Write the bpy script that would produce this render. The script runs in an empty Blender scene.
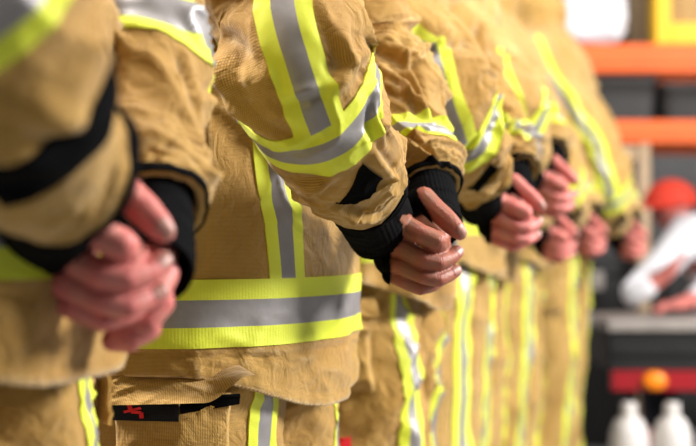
import bpy, bmesh, math
import numpy as np
from mathutils import Vector, Matrix
sc = bpy.context.scene
COL = sc.collection
PI = math.pi
F = 1440.0; CX, CY = 348.0, 236.0; CAMZ = 0.925

# ------------------------------------------------------------------ numbers
def hash3(i, j, k):
    h = (i*374761393 + j*668265263 + k*2147483647*7 + 1013904223) & 0xffffffff
    h = ((h ^ (h >> 13))*1274126177) & 0xffffffff
    h = ((h ^ (h >> 16))*2246822519) & 0xffffffff
    return ((h ^ (h >> 15)) & 0xffff)/32767.5 - 1.0
def noise(x, y, z=0.0):
    x, y, z = np.broadcast_arrays(np.asarray(x, float), np.asarray(y, float), np.asarray(z, float))
    xi, yi, zi = (np.floor(a).astype(np.int64) for a in (x, y, z))
    f = [a-b for a, b in ((x, xi), (y, yi), (z, zi))]
    w = [t*t*t*(t*(t*6-15)+10) for t in f]
    r = 0
    for a in (0, 1):
        for b in (0, 1):
            for c in (0, 1):
                wt = (w[0] if a else 1-w[0])*(w[1] if b else 1-w[1])*(w[2] if c else 1-w[2])
                r = r + wt*hash3(xi+a, yi+b, zi+c)
    return r
def fbm(x, y, z=0.0, o=3):
    r = 0; a = 1
    for i in range(o):
        r = r + a*noise(np.asarray(x)*2**i+13.7*i, np.asarray(y)*2**i+5.1*i, np.asarray(z)+7.3*i); a *= .5
    return r
def smooth(a, b, x):
    t = np.clip((np.asarray(x, float)-a)/(b-a), 0, 1); return t*t*(3-2*t)
def norm(v): return v/np.maximum(np.linalg.norm(v, axis=-1, keepdims=True), 1e-9)
def folds(s, t, seed, sharp=2.2):
    """cloth folds: rounded ridges with narrow valleys, in metres-ish coordinates"""
    w1 = fbm(s*.6+seed, t*.6, seed*1.3, 2)*.8
    w2 = fbm(s*.6-seed, t*.6+9, seed*.7, 2)*.8
    n = noise(s+w1, t+w2, seed*2.1)
    return 1-np.abs(n)**(1/sharp)*1.6

# ------------------------------------------------------------------ meshes
def link(name, me, mats, parent=None):
    o = bpy.data.objects.new(name, me); COL.objects.link(o)
    for m in (mats if isinstance(mats, (list, tuple)) else [mats]): me.materials.append(m)
    if parent: o.parent = parent
    return o
class Geo:
    def __init__(self): self.v = []; self.f = []; self.uv = []; self.mi = []; self.n = 0
    def add(self, V, Fc, UV=None, mi=0):
        V = np.asarray(V, float).reshape(-1, 3)
        if UV is None: UV = V[:, :2]
        self.v.append(V); self.uv.append(np.asarray(UV, float).reshape(-1, 2))
        for k, f in enumerate(Fc):
            self.f.append([int(i)+self.n for i in f])
            self.mi.append(int(mi[k]) if hasattr(mi, '__len__') else mi)
        self.n += len(V)
    def grid(self, P, UV=None, wrap=False, mi=0, flip=False):
        R, C = P.shape[:2]
        idx = np.arange(R*C).reshape(R, C)
        nx = np.roll(idx, -1, 1) if wrap else idx[:, 1:]
        a = idx if wrap else idx[:, :-1]
        q = np.stack([a[:-1], nx[:-1], nx[1:], a[1:]], -1).reshape(-1, 4)
        if flip: q = q[:, ::-1]
        if hasattr(mi, '__len__'):
            mi = np.asarray(mi).reshape(-1)
        self.add(P.reshape(-1, 3), q.tolist(), None if UV is None else UV.reshape(-1, 2), mi)
    def box(self, c, s, mi=0, rot=None):
        c = np.array(c, float); s = np.array(s, float)/2
        V = np.array([[x, y, z] for x in (-1, 1) for y in (-1, 1) for z in (-1, 1)])*s
        if rot is not None: V = V @ np.array(Matrix(rot).to_3x3()).T if isinstance(rot, Matrix) else V @ np.asarray(rot).T
        V = V+c
        self.add(V, [(0, 1, 3, 2), (4, 6, 7, 5), (0, 4, 5, 1), (2, 3, 7, 6), (0, 2, 6, 4), (1, 5, 7, 3)], None, mi)
    def lathe(self, prof, c=(0, 0, 0), n=32, mi=0, sx=1, sy=1, caps=True):
        a = np.linspace(0, 2*PI, n, endpoint=False)
        P = np.array([[[c[0]+r*sx*math.cos(t), c[1]+r*sy*math.sin(t), c[2]+z] for t in a] for r, z in prof])
        self.grid(P, None, True, mi)
        if caps:
            b = self.n-P.shape[0]*n
            self.f.append([b+i for i in range(n)][::-1]); self.mi.append(mi)
            self.f.append([b+(P.shape[0]-1)*n+i for i in range(n)]); self.mi.append(mi)
    def mesh(self, name, smooth_=True):
        me = bpy.data.meshes.new(name)
        V = np.concatenate(self.v); UV = np.concatenate(self.uv)
        me.from_pydata(V.tolist(), [], self.f)
        li = np.empty(len(me.loops), np.int32); me.loops.foreach_get('vertex_index', li)
        l = me.uv_layers.new(name='UVMap'); l.data.foreach_set('uv', UV[li].astype(np.float32).ravel())
        me.polygons.foreach_set('material_index', np.array(self.mi, np.int32))
        me.polygons.foreach_set('use_smooth', np.full(len(me.polygons), smooth_))
        me.update(); return me
    def build(self, name, mats, parent=None, smooth_=True, bevel=0):
        o = link(name, self.mesh(name, smooth_), mats, parent)
        if bevel:
            m = o.modifiers.new('b', 'BEVEL'); m.width = bevel; m.segments = 3; m.limit_method = 'ANGLE'
        return o

class Tube:
    """swept tube: key points (x,y,z,r_a,r_b), frame from a reference vector, displaced along its normal"""
    def __init__(self, pts, ref, disp=None, seed=0.0):
        self.K = np.array(pts, float); self.ref = np.array(ref, float); self.disp = disp; self.seed = seed
        c = self.curve(np.linspace(0, 1, 200))[:, :3]
        self.length = np.linalg.norm(np.diff(c, axis=0), axis=1).sum()
        self.rmean = self.K[:, 3:].mean()
    def curve(self, u):
        K = self.K; n = len(K)-1
        Kp = np.vstack([2*K[0]-K[1], K, 2*K[-1]-K[-2]])
        x = np.clip(np.asarray(u, float), -.3, 1.3)*n
        i = np.clip(np.floor(x).astype(int), 0, n-1); f = (x-i)[..., None]
        p0, p1, p2, p3 = Kp[i], Kp[i+1], Kp[i+2], Kp[i+3]
        return .5*(2*p1+(p2-p0)*f+(2*p0-5*p1+4*p2-p3)*f*f+(3*p1-p0-3*p2+p3)*f**3)
    def base(self, u, v):
        u, v = np.broadcast_arrays(np.asarray(u, float), np.asarray(v, float))
        c = self.curve(u); T = norm(self.curve(u+.01)[..., :3]-self.curve(u-.01)[..., :3])
        N = norm(self.ref-(T*self.ref).sum(-1, keepdims=True)*T); B = np.cross(T, N)
        ra, rb = c[..., 3:4], c[..., 4:5]
        cv, sv = np.cos(v)[..., None], np.sin(v)[..., None]
        nrm = norm(N*cv*rb+B*sv*ra)
        return c[..., :3]+N*cv*ra+B*sv*rb, nrm
    def P(self, u, v, off=0.0):
        p, n = self.base(u, v)
        d = np.asarray(off)+ (self.disp(np.asarray(u)+0*np.asarray(v), np.asarray(v)+0*np.asarray(u), p) if self.disp else 0.0)
        return p+n*np.broadcast_to(d, p.shape[:-1])[..., None]
    def uvm(self, u, v): 
        u, v = np.broadcast_arrays(u, v)
        return np.stack([v*self.rmean, u*self.length], -1)

class Coat:
    """coat body: z, theta (0 = front, -pi/2 = wearer's right)"""
    def __init__(self, Z, A, B, disp, X=None):
        self.Z, self.A, self.B, self.disp = Z, A, B, disp; self.X = X if X is not None else [0]*len(Z)
    def base(self, z, t):
        z, t = np.broadcast_arrays(np.asarray(z, float), np.asarray(t, float))
        a = np.interp(z, self.Z, self.A); b = np.interp(z, self.Z, self.B); x0 = np.interp(z, self.Z, self.X)
        ct, st = np.cos(t), np.sin(t); e = .9
        x = a*np.sign(ct)*np.abs(ct)**e; y = b*np.sign(st)*np.abs(st)**e
        n = norm(np.stack([ct/a, st/b, 0*a], -1))
        return np.stack([x+x0, y, z], -1), n
    def P(self, z, t, off=0.0):
        p, n = self.base(z, t)
        return p+n*np.broadcast_to(np.asarray(off)+self.disp(z+0*t, t+0*z, p), p.shape[:-1])[..., None]
    def uvm(self, z, t):
        z, t = np.broadcast_arrays(z, t); return np.stack([t*.21, z], -1)

def patch(S, U, V, off=.0016, mi=None, thick=.0025, uv=None):
    """a strip of cloth lying on surface S over the parameter grids U,V (R x C)"""
    g = Geo(); P = S.P(U, V, off); Q = S.P(U, V, off-thick)
    UVg = uv if uv is not None else S.uvm(U, V)
    nr, ncol = U.shape
    m = np.zeros((nr-1, ncol-1), int) if mi is None else np.broadcast_to(mi, (nr-1, ncol-1))
    g.grid(P, UVg, False, m)
    ring = [(0, c) for c in range(ncol)]+[(r, ncol-1) for r in range(1, nr)]+[(nr-1, c) for c in range(ncol-2, -1, -1)]+[(r, 0) for r in range(nr-2, 0, -1)]
    rr = np.array([a for a, b in ring]+[0]); cc = np.array([b for a, b in ring]+[0])
    g.grid(np.stack([Q[rr, cc], P[rr, cc]]), np.stack([UVg[rr, cc]]*2), False, 0)
    return g
def triple(n, frac=.40):
    """material index across a lime-silver-lime trim"""
    c = (np.arange(n)+.5)/n; return (np.abs(c-.5) < frac/2).astype(int)

# ------------------------------------------------------------------ materials
def nodes(name):
    m = bpy.data.materials.new(name); m.use_nodes = True
    return m, m.node_tree, m.node_tree.nodes['Principled BSDF']
def plain(name, col, rough=.6, metal=0, spec=.5, var=.0, scale=8, bump=0):
    m, nt, b = nodes(name)
    b.inputs['Roughness'].default_value = rough; b.inputs['Metallic'].default_value = metal
    b.inputs['Specular IOR Level'].default_value = spec
    tc = nt.nodes.new('ShaderNodeTexCoord')
    n = nt.nodes.new('ShaderNodeTexNoise'); n.inputs['Scale'].default_value = scale; n.inputs['Detail'].default_value = 5
    nt.links.new(tc.outputs['Object'], n.inputs['Vector'])
    r = nt.nodes.new('ShaderNodeValToRGB')
    r.color_ramp.elements[0].position = .3; r.color_ramp.elements[1].position = .7
    r.color_ramp.elements[0].color = tuple(c*(1-var) for c in col)+(1,); r.color_ramp.elements[1].color = tuple(min(1, c*(1+var)) for c in col)+(1,)
    nt.links.new(n.outputs['Fac'], r.inputs['Fac']); nt.links.new(r.outputs['Color'], b.inputs['Base Color'])
    if bump:
        bp = nt.nodes.new('ShaderNodeBump'); bp.inputs['Strength'].default_value = bump; bp.inputs['Distance'].default_value = .005
        nt.links.new(n.outputs['Fac'], bp.inputs['Height']); nt.links.new(bp.outputs['Normal'], b.inputs['Normal'])
    return m
def cloth_mat(name, col, col2, period=.0026, weave=.34, rough=.85, sheen=.25, bump=.5, crinkle=.55, wear_hilite=0):
    m, nt, b = nodes(name); N = nt.nodes.new; L = nt.links.new
    b.inputs['Roughness'].default_value = rough; b.inputs['Specular IOR Level'].default_value = .25 if max(col) > .05 else .06
    b.inputs['Sheen Weight'].default_value = sheen; b.inputs['Sheen Roughness'].default_value = .5
    uv = N('ShaderNodeUVMap'); sep = N('ShaderNodeSeparateXYZ'); L(uv.outputs['UV'], sep.inputs[0])
    def wave(o):
        a = N('ShaderNodeMath'); a.operation = 'MULTIPLY'; a.inputs[1].default_value = 2*PI/period; L(o, a.inputs[0])
        s = N('ShaderNodeMath'); s.operation = 'SINE'; L(a.outputs[0], s.inputs[0])
        p = N('ShaderNodeMath'); p.operation = 'ABSOLUTE'; L(s.outputs[0], p.inputs[0]); return p.outputs[0]
    mx = N('ShaderNodeMath'); mx.operation = 'MULTIPLY'; L(wave(sep.outputs[0]), mx.inputs[0]); L(wave(sep.outputs[1]), mx.inputs[1])
    tc = N('ShaderNodeTexCoord'); n = N('ShaderNodeTexNoise'); n.inputs['Scale'].default_value = 9; n.inputs['Detail'].default_value = 6
    L(tc.outputs['Object'], n.inputs['Vector'])
    r = N('ShaderNodeValToRGB'); r.color_ramp.elements[0].position = .36; r.color_ramp.elements[1].position = .64
    r.color_ramp.elements[0].color = col+(1,); r.color_ramp.elements[1].color = col2+(1,)
    L(n.outputs['Fac'], r.inputs['Fac'])
    dk = N('ShaderNodeMapRange'); dk.inputs['To Min'].default_value = 1-weave*1.6; dk.inputs['To Max'].default_value = 1+weave*.6
    L(mx.outputs[0], dk.inputs['Value'])
    csrc = r.outputs['Color']
    if wear_hilite:  # pale convex fold ridges: abrasion plus highlights painted into the colour
        ge = N('ShaderNodeNewGeometry'); wr = N('ShaderNodeMapRange'); wr.inputs['From Min'].default_value = .515; wr.inputs['From Max'].default_value = .60; wr.inputs['To Max'].default_value = wear_hilite
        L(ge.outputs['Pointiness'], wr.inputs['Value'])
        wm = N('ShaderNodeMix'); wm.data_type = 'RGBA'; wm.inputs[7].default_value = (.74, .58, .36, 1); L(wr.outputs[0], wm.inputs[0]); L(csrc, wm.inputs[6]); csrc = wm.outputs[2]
    mu = N('ShaderNodeVectorMath'); mu.operation = 'SCALE'; L(csrc, mu.inputs[0]); L(dk.outputs[0], mu.inputs['Scale'])
    L(mu.outputs[0], b.inputs['Base Color'])
    # fine yarn slubs
    n2 = N('ShaderNodeTexNoise'); n2.inputs['Scale'].default_value = 420; L(tc.outputs['Object'], n2.inputs['Vector'])
    ad = N('ShaderNodeMath'); ad.operation = 'ADD'; L(mx.outputs[0], ad.inputs[0]); L(n2.outputs['Fac'], ad.inputs[1])
    bp = N('ShaderNodeBump'); bp.inputs['Strength'].default_value = bump; bp.inputs['Distance'].default_value = .0006
    L(ad.outputs[0], bp.inputs['Height'])
    n3 = N('ShaderNodeTexNoise'); n3.inputs['Scale'].default_value = 38; n3.inputs['Detail'].default_value = 4; n3.inputs['Distortion'].default_value = 1.2
    L(tc.outputs['Object'], n3.inputs['Vector'])
    b2 = N('ShaderNodeBump'); b2.inputs['Strength'].default_value = crinkle; b2.inputs['Distance'].default_value = .010
    L(n3.outputs['Fac'], b2.inputs['Height']); L(bp.outputs['Normal'], b2.inputs['Normal']); L(b2.outputs['Normal'], b.inputs['Normal'])
    return m
M = {}
M['tan'] = cloth_mat('gold_turnout_cloth', (.42, .226, .040), (.54, .318, .074), wear_hilite=.7)
M['tan2'] = cloth_mat('pale_turnout_cloth', (.46, .265, .062), (.58, .365, .11), wear_hilite=.5)
M['lime'] = cloth_mat('fluorescent_lime_tape', (.60, .66, .030), (.66, .72, .060), .0018, .025, .55, .1, .25, .08)
M['silver'] = plain('silver_reflective_tape', (.25, .235, .235), .45, .30, .5, .08, 60, .1)
M['black'] = cloth_mat('black_hook_tape', (.0015, .0015, .0018), (.003, .003, .0036), .0025, .3, .95, .0, .6, .15)
M['knit'] = cloth_mat('black_knit', (.0012, .0012, .0015), (.003, .003, .0036), .0030, .15, .95, .0, .15, .2)
M['red'] = plain('red_thread', (.75, .012, .02), .6, 0, .4, .1, 50)
M['slate'] = cloth_mat('slate_tape', (.016, .018, .023), (.026, .028, .035), .0025, .3, .9, .0, .5, .15)
M['boot'] = plain('black_boot_rubber', (.012, .012, .012), .45, 0, .5, .2, 20)
M['hair'] = plain('dark_brown_hair', (.03, .018, .01), .6, 0, .4, .3, 90, .4)
def skin_mat(name, a, b_, c):
    m, nt, b = nodes(name); N = nt.nodes.new; L = nt.links.new
    b.inputs['Roughness'].default_value = .5; b.inputs['Specular IOR Level'].default_value = .35
    b.inputs['Subsurface Weight'].default_value = .08; b.inputs['Subsurface Radius'].default_value = (1, .35, .2); b.inputs['Subsurface Scale'].default_value = .004
    at = N('ShaderNodeAttribute'); at.attribute_name = 'red'
    tc = N('ShaderNodeTexCoord'); n = N('ShaderNodeTexNoise'); n.inputs['Scale'].default_value = 70; n.inputs['Detail'].default_value = 6
    L(tc.outputs['Object'], n.inputs['Vector'])
    r = N('ShaderNodeMix'); r.data_type = 'RGBA'; r.inputs[6].default_value = a+(1,); r.inputs[7].default_value = b_+(1,); L(n.outputs['Fac'], r.inputs[0])
    r2 = N('ShaderNodeMix'); r2.data_type = 'RGBA'; L(r.outputs[2], r2.inputs[6]); r2.inputs[7].default_value = c+(1,); L(at.outputs['Fac'], r2.inputs[0])
    L(r2.outputs[2], b.inputs['Base Color'])
    n2 = N('ShaderNodeTexNoise'); n2.inputs['Scale'].default_value = 330; n2.inputs['Detail'].default_value = 3; L(tc.outputs['Object'], n2.inputs['Vector'])
    bp = N('ShaderNodeBump'); bp.inputs['Strength'].default_value = .5; bp.inputs['Distance'].default_value = .0012
    L(n2.outputs['Fac'], bp.inputs['Height']); L(bp.outputs['Normal'], b.inputs['Normal'])
    return m
M['skin'] = skin_mat('tanned_skin', (.185, .074, .042), (.30, .128, .073), (.35, .080, .052))
M['skin2'] = skin_mat('pink_skin', (.42, .14, .11), (.55, .22, .18), (.56, .11, .11))
M['nail'] = plain('fingernail', (.36, .165, .13), .45, 0, .5, .05, 40)

# ------------------------------------------------------------------ the pose (taken from the sharp man; local frame: +x ahead, -y his right)
YAW = math.radians(-16); C0 = np.array([-.175, 1.675])
def px2loc(px, py, d):
    X = (px-CX)*d/F; Z = CAMZ-(py-CY)*d/F
    dx, dy = X-C0[0], d-C0[1]; c, s = math.cos(YAW), math.sin(YAW)
    return np.array([c*dx+s*dy, -s*dx+c*dy, Z])
def loc2px(P):
    c, s = math.cos(YAW), math.sin(YAW)
    X = C0[0]+c*P[..., 0]-s*P[..., 1]; Y = C0[1]+s*P[..., 0]+c*P[..., 1]
    return np.stack([CX+X*F/Y, CY-(P[..., 2]-CAMZ)*F/Y, Y], -1)
def find(S, px, py, ur=(0, 1), vr=(-PI, PI)):
    """surface parameters of the front-most spot of S at a place on the sharp man's coat"""
    if not hasattr(S, 'cache'):
        U, V = np.meshgrid(np.linspace(*ur, 240), np.linspace(*vr, 360), indexing='ij')
        S.cache = (U, V, loc2px(S.P(U, V)))
    U, V, q = S.cache
    d = np.hypot(q[..., 0]-px, q[..., 1]-py)
    m = d < max(3.0, d.min()+1.5)
    w = np.where(m, q[..., 2]+d*.004, 1e9); i = np.unravel_index(np.argmin(w), w.shape)
    return U[i], V[i]
HAND = px2loc(425, 240, 1.58)

def near_arm(lift):
    def p(px, py, d, r, k, rb=None):
        q = px2loc(px, py, d)+lift*k; return list(q)+[r, rb or r]
    return [[-.015, -.13, 1.395, .078, .078], [.045, -.235, 1.31, .082, .084], p(277, 0, 1.40, .070, .3), p(297, 68, 1.365, .0725, .6),
            p(323, 122, 1.38, .0635, .85), p(343, 158, 1.42, .0555, 1), p(355, 177, 1.45, .0485, 1), p(367, 187, 1.475, .0455, 1)]
def far_arm(lift):
    def p(px, py, d, r, k, rb=None):
        q = px2loc(px, py, d)+lift*k; return list(q)+[r, rb or r]
    return [[-.015, .13, 1.395, .078, .078], [.05, .215, 1.31, .080, .082], p(340, 0, 1.82, .076, .3), p(362, 58, 1.81, .076, .6),
            p(388, 112, 1.76, .068, .85), p(409, 152, 1.71, .054, 1), p(419, 172, 1.685, .047, 1), p(427, 190, 1.665, .042, 1)]

def crease_set(seed, n, ur, lw, dp, ang):
    r = np.random.RandomState(int(seed*10)); out = []
    for i in range(n):
        u = r.uniform(*ur); v = r.uniform(-PI, PI); a = r.choice(ang)+r.normal()*.30; l = r.uniform(.030, .085)
        du, dv = math.sin(a)*l/.62/2, math.cos(a)*l/.07/2
        out.append(((u-du, v-dv), (u+du, v+dv), r.uniform(*lw), r.uniform(*dp)*(1 if r.rand() < .75 else -.7)))
    return out
def sum_creases(L, u, v):
    r = 0
    for a, b, w, d in L:
        m = (a[1]+b[1])/2; vv = m+((v-m+PI) % (2*PI))-PI if abs(m) <= PI+.5 and np.max(np.abs(v)) < 4 else v
        r = r+seg_fold(None, u, vv, a, b, w, d)
    return r
def sleeve_disp(seed, amp, near, sharp_man):
    CR = crease_set(seed+1, 26, (.20, .70), (.004, .009), (.003, .008), (-.9, .9, .5))+crease_set(seed+2, 16, (.70, .94), (.003, .007), (.003, .007), (0., .3, -.3))
    def d(u, v, p):
        s = u*.62/.055; t = v*.07/.055
        dia = fbm(s*.5, t*.5, seed, 2)*.0035
        # rings of slack above the cuff and in the crook of the elbow
        w_el = np.exp(-((u-.52)/.16)**2); w_cf = smooth(.72, .95, u)
        ring = folds(s*1.25+.5*np.sin(v+seed), t*.33, seed+3.1)
        diag = folds(s*.55+t*.6, t*.5-s*.25, seed+8.3)
        edge = 1-.75*smooth(.90, .97, u)
        r = dia+amp*edge*(ring*(.0040*w_cf+.0055*w_el*(.45+.55*np.cos(v)))+diag*.0035*(1-.5*w_cf))
        r = r+amp*.0013*folds(s*1.7+t*.9, t*1.5-s*.6, seed+5, 1.5)
        r = r+amp*edge*sum_creases(CR, u, v)*.9
        return r
    return d
def seg_fold(S, u, v, p0, p1, w, depth, scale_v=.07, L=.62):
    """a single long fold between two spots (u,v)"""
    a = np.array([p0[0]*L, p0[1]*scale_v]); b = np.array([p1[0]*L, p1[1]*scale_v]); ab = b-a
    x = u*L-a[0]; y = v*scale_v-a[1]; l2 = (ab**2).sum()
    t = np.clip((x*ab[0]+y*ab[1])/l2, 0, 1); dx = x-t*ab[0]; dy = y-t*ab[1]
    sd = (dx*ab[1]-dy*ab[0])/math.sqrt(l2); dist = np.hypot(dx, dy)
    env = np.sin(np.clip(t, .04, .96)*PI)**.6
    return depth*env*(np.exp(-(dist/w)**2)-.75*np.exp(-((sd-1.5*w)**2+np.maximum(dist-np.abs(sd), 0)**2)/w**2))

# ------------------------------------------------------------------ hands and body
def chain_pts(K, step=.0016):
    K = np.array(K, float); out = []
    for a, b in zip(K[:-1], K[1:]):
        n = max(2, int(np.linalg.norm(b[:3]-a[:3])/step))
        for i in range(n): out.append(a+(b-a)*i/n)
    out.append(K[-1]); return np.array(out)
def ico():
    bm = bmesh.new(); bmesh.ops.create_icosphere(bm, subdivisions=2, radius=1)
    v = np.array([x.co[:] for x in bm.verts]); f = [[y.index for y in x.verts] for x in bm.faces]; bm.free(); return v, f
ICO = ico()
def hand_chains():
    def q(px, py, d, r): return list(px2loc(px, py, d))+[r]
    near = dict(
        index=[q(394, 227, 1.560, .0120), q(404, 226, 1.543, .0125), q(421, 234, 1.529, .0112), q(436, 241, 1.531, .0118), q(440, 248, 1.558, .0105), q(432, 253, 1.578, .0092)],
        middle=[q(392, 247, 1.556, .0112), q(401, 247, 1.543, .0112), q(423, 259, 1.533, .0100), q(438, 262, 1.538, .0100), q(450, 258, 1.550, .0092), q(457, 252, 1.560, .0080)],
        ring=[q(392, 264, 1.556, .0105), q(400, 265, 1.547, .0102), q(423, 276, 1.538, .0094), q(438, 279, 1.543, .0093), q(449, 274, 1.557, .0090), q(455, 271, 1.562, .0077)],
        pinky=[q(392, 275, 1.562, .0095), q(402, 280, 1.556, .0092), q(420, 288, 1.556, .0084), q(431, 285, 1.566, .0086), q(438, 282, 1.575, .0075)],
        thumb=[q(410, 206, 1.580, .0130), q(424, 198, 1.570, .0128), q(437, 211, 1.558, .0122), q(446, 219, 1.552, .0122), q(455, 228, 1.550, .0108), q(460, 233, 1.551, .0082)],
        palm=[q(370, 195, 1.480, .030), q(384, 212, 1.535, .0285), q(394, 236, 1.572, .0265)],
        heel=[q(386, 214, 1.545, .027), q(392, 258, 1.578, .0195)])
    far = dict(
        palm=[q(420, 170, 1.690, .030), q(425, 200, 1.650, .028), q(428, 228, 1.618, .026)],
        index=[q(430, 214, 1.628, .0125), q(444, 228, 1.612, .0115), q(440, 240, 1.598, .0105), q(430, 244, 1.598, .009)],
        middle=[q(430, 228, 1.622, .0125), q(442, 246, 1.606, .0112), q(434, 258, 1.598, .010), q(424, 256, 1.600, .009)],
        ring=[q(426, 238, 1.622, .0115), q(434, 262, 1.608, .0105), q(424, 268, 1.600, .0095), q(416, 264, 1.602, .0085)],
        pinky=[q(420, 242, 1.624, .0105), q(422, 270, 1.612, .0095), q(412, 270, 1.606, .0085)],
        thumb=[q(420, 205, 1.640, .013), q(414, 222, 1.612, .012), q(412, 238, 1.598, .0105)])
    return near, far
def apply_mod(o):
    dg = bpy.context.evaluated_depsgraph_get(); dg.update()
    me = bpy.data.meshes.new_from_object(o.evaluated_get(dg)); o.modifiers.clear(); o.data = me; return o
def hand_mesh(ch, vox):
    g = Geo()
    for K in ch.values():
        for c in chain_pts(K): g.add(ICO[0]*c[3]+c[:3], ICO[1])
    o = link('tmp', g.mesh('tmp'), [M['skin']])
    m = o.modifiers.new('r', 'REMESH'); m.mode = 'VOXEL'; m.voxel_size = vox
    m = o.modifiers.new('s', 'SMOOTH'); m.factor = .5; m.iterations = 2
    apply_mod(o)
    return o
NEAR, FAR = hand_chains()
def tips(ch): return {k: np.array(ch[k]) for k in ('thumb', 'index', 'middle', 'ring', 'pinky')}
def sculpt_hand(o, ch, nails=True):
    """knuckle creases and nails pressed into the finger surface; returns redness and nail mask"""
    me = o.data; n = len(me.vertices); V = np.empty(n*3); me.vertices.foreach_get('co', V); V = V.reshape(-1, 3)
    Nn = np.empty(n*3); me.vertices.foreach_get('normal', Nn); Nn = Nn.reshape(-1, 3)
    red = np.zeros(n); nail = np.zeros(n)
    for k, K in tips(ch).items():
        for j in range(1, len(K)-1):
            c, r = K[j, :3], K[j, 3]; ax = norm(K[j+1, :3]-K[j-1, :3])
            x = V-c; l = x@ax; rad = np.linalg.norm(x-l[:, None]*ax, axis=1)
            near = np.exp(-(l/.006)**2)*(rad < r*1.35)
            V -= Nn*(near*.0006*(.5+.5*np.cos(l/.0030*2*PI)))[:, None]
            red = np.maximum(red, .55*np.exp(-(l/.010)**2)*(rad < r*1.4))
        tip, r = K[-1, :3], K[-1, 3]; prev = K[-2, :3]; ax = norm(tip-prev)
        d = np.linalg.norm(V-tip, axis=1); red = np.maximum(red, np.clip(1-d/.022, 0, 1)*.9)
        if nails and k in ('thumb', 'middle', 'ring'):
            up = {'thumb': px2loc(0, 0, 1)-px2loc(-.55, 1.0, 1.0018), 'middle': px2loc(0, 0, 1)-px2loc(-.65, .75, 1.0009), 'ring': px2loc(0, 0, 1)-px2loc(-.65, .75, 1.0009)}[k]
            up = norm(up-(up@ax)*ax); sd = np.cross(ax, up)
            cc = tip+up*r*.9-ax*r*.15
            x = V-cc; a, b_, h = x@ax, x@sd, x@up
            m = (np.abs(a)/(r*.95))**4+(np.abs(b_)/(r*.72))**4
            inn = (m < 1)*(h > -r*.75); nail = np.maximum(nail, inn)
            edge = np.exp(-((m-1.15)/.35)**2)*(h > -r*.9)
            V -= Nn*(edge*.0007)[:, None]; V += Nn*(inn*.0003)[:, None]
    me.vertices.foreach_set('co', V.ravel()); me.update()
    return V, red, nail
HN = hand_mesh(NEAR, .0013); HNv = sculpt_hand(HN, NEAR)
HF = hand_mesh(FAR, .0022); HFv = sculpt_hand(HF, FAR, False)

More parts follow.
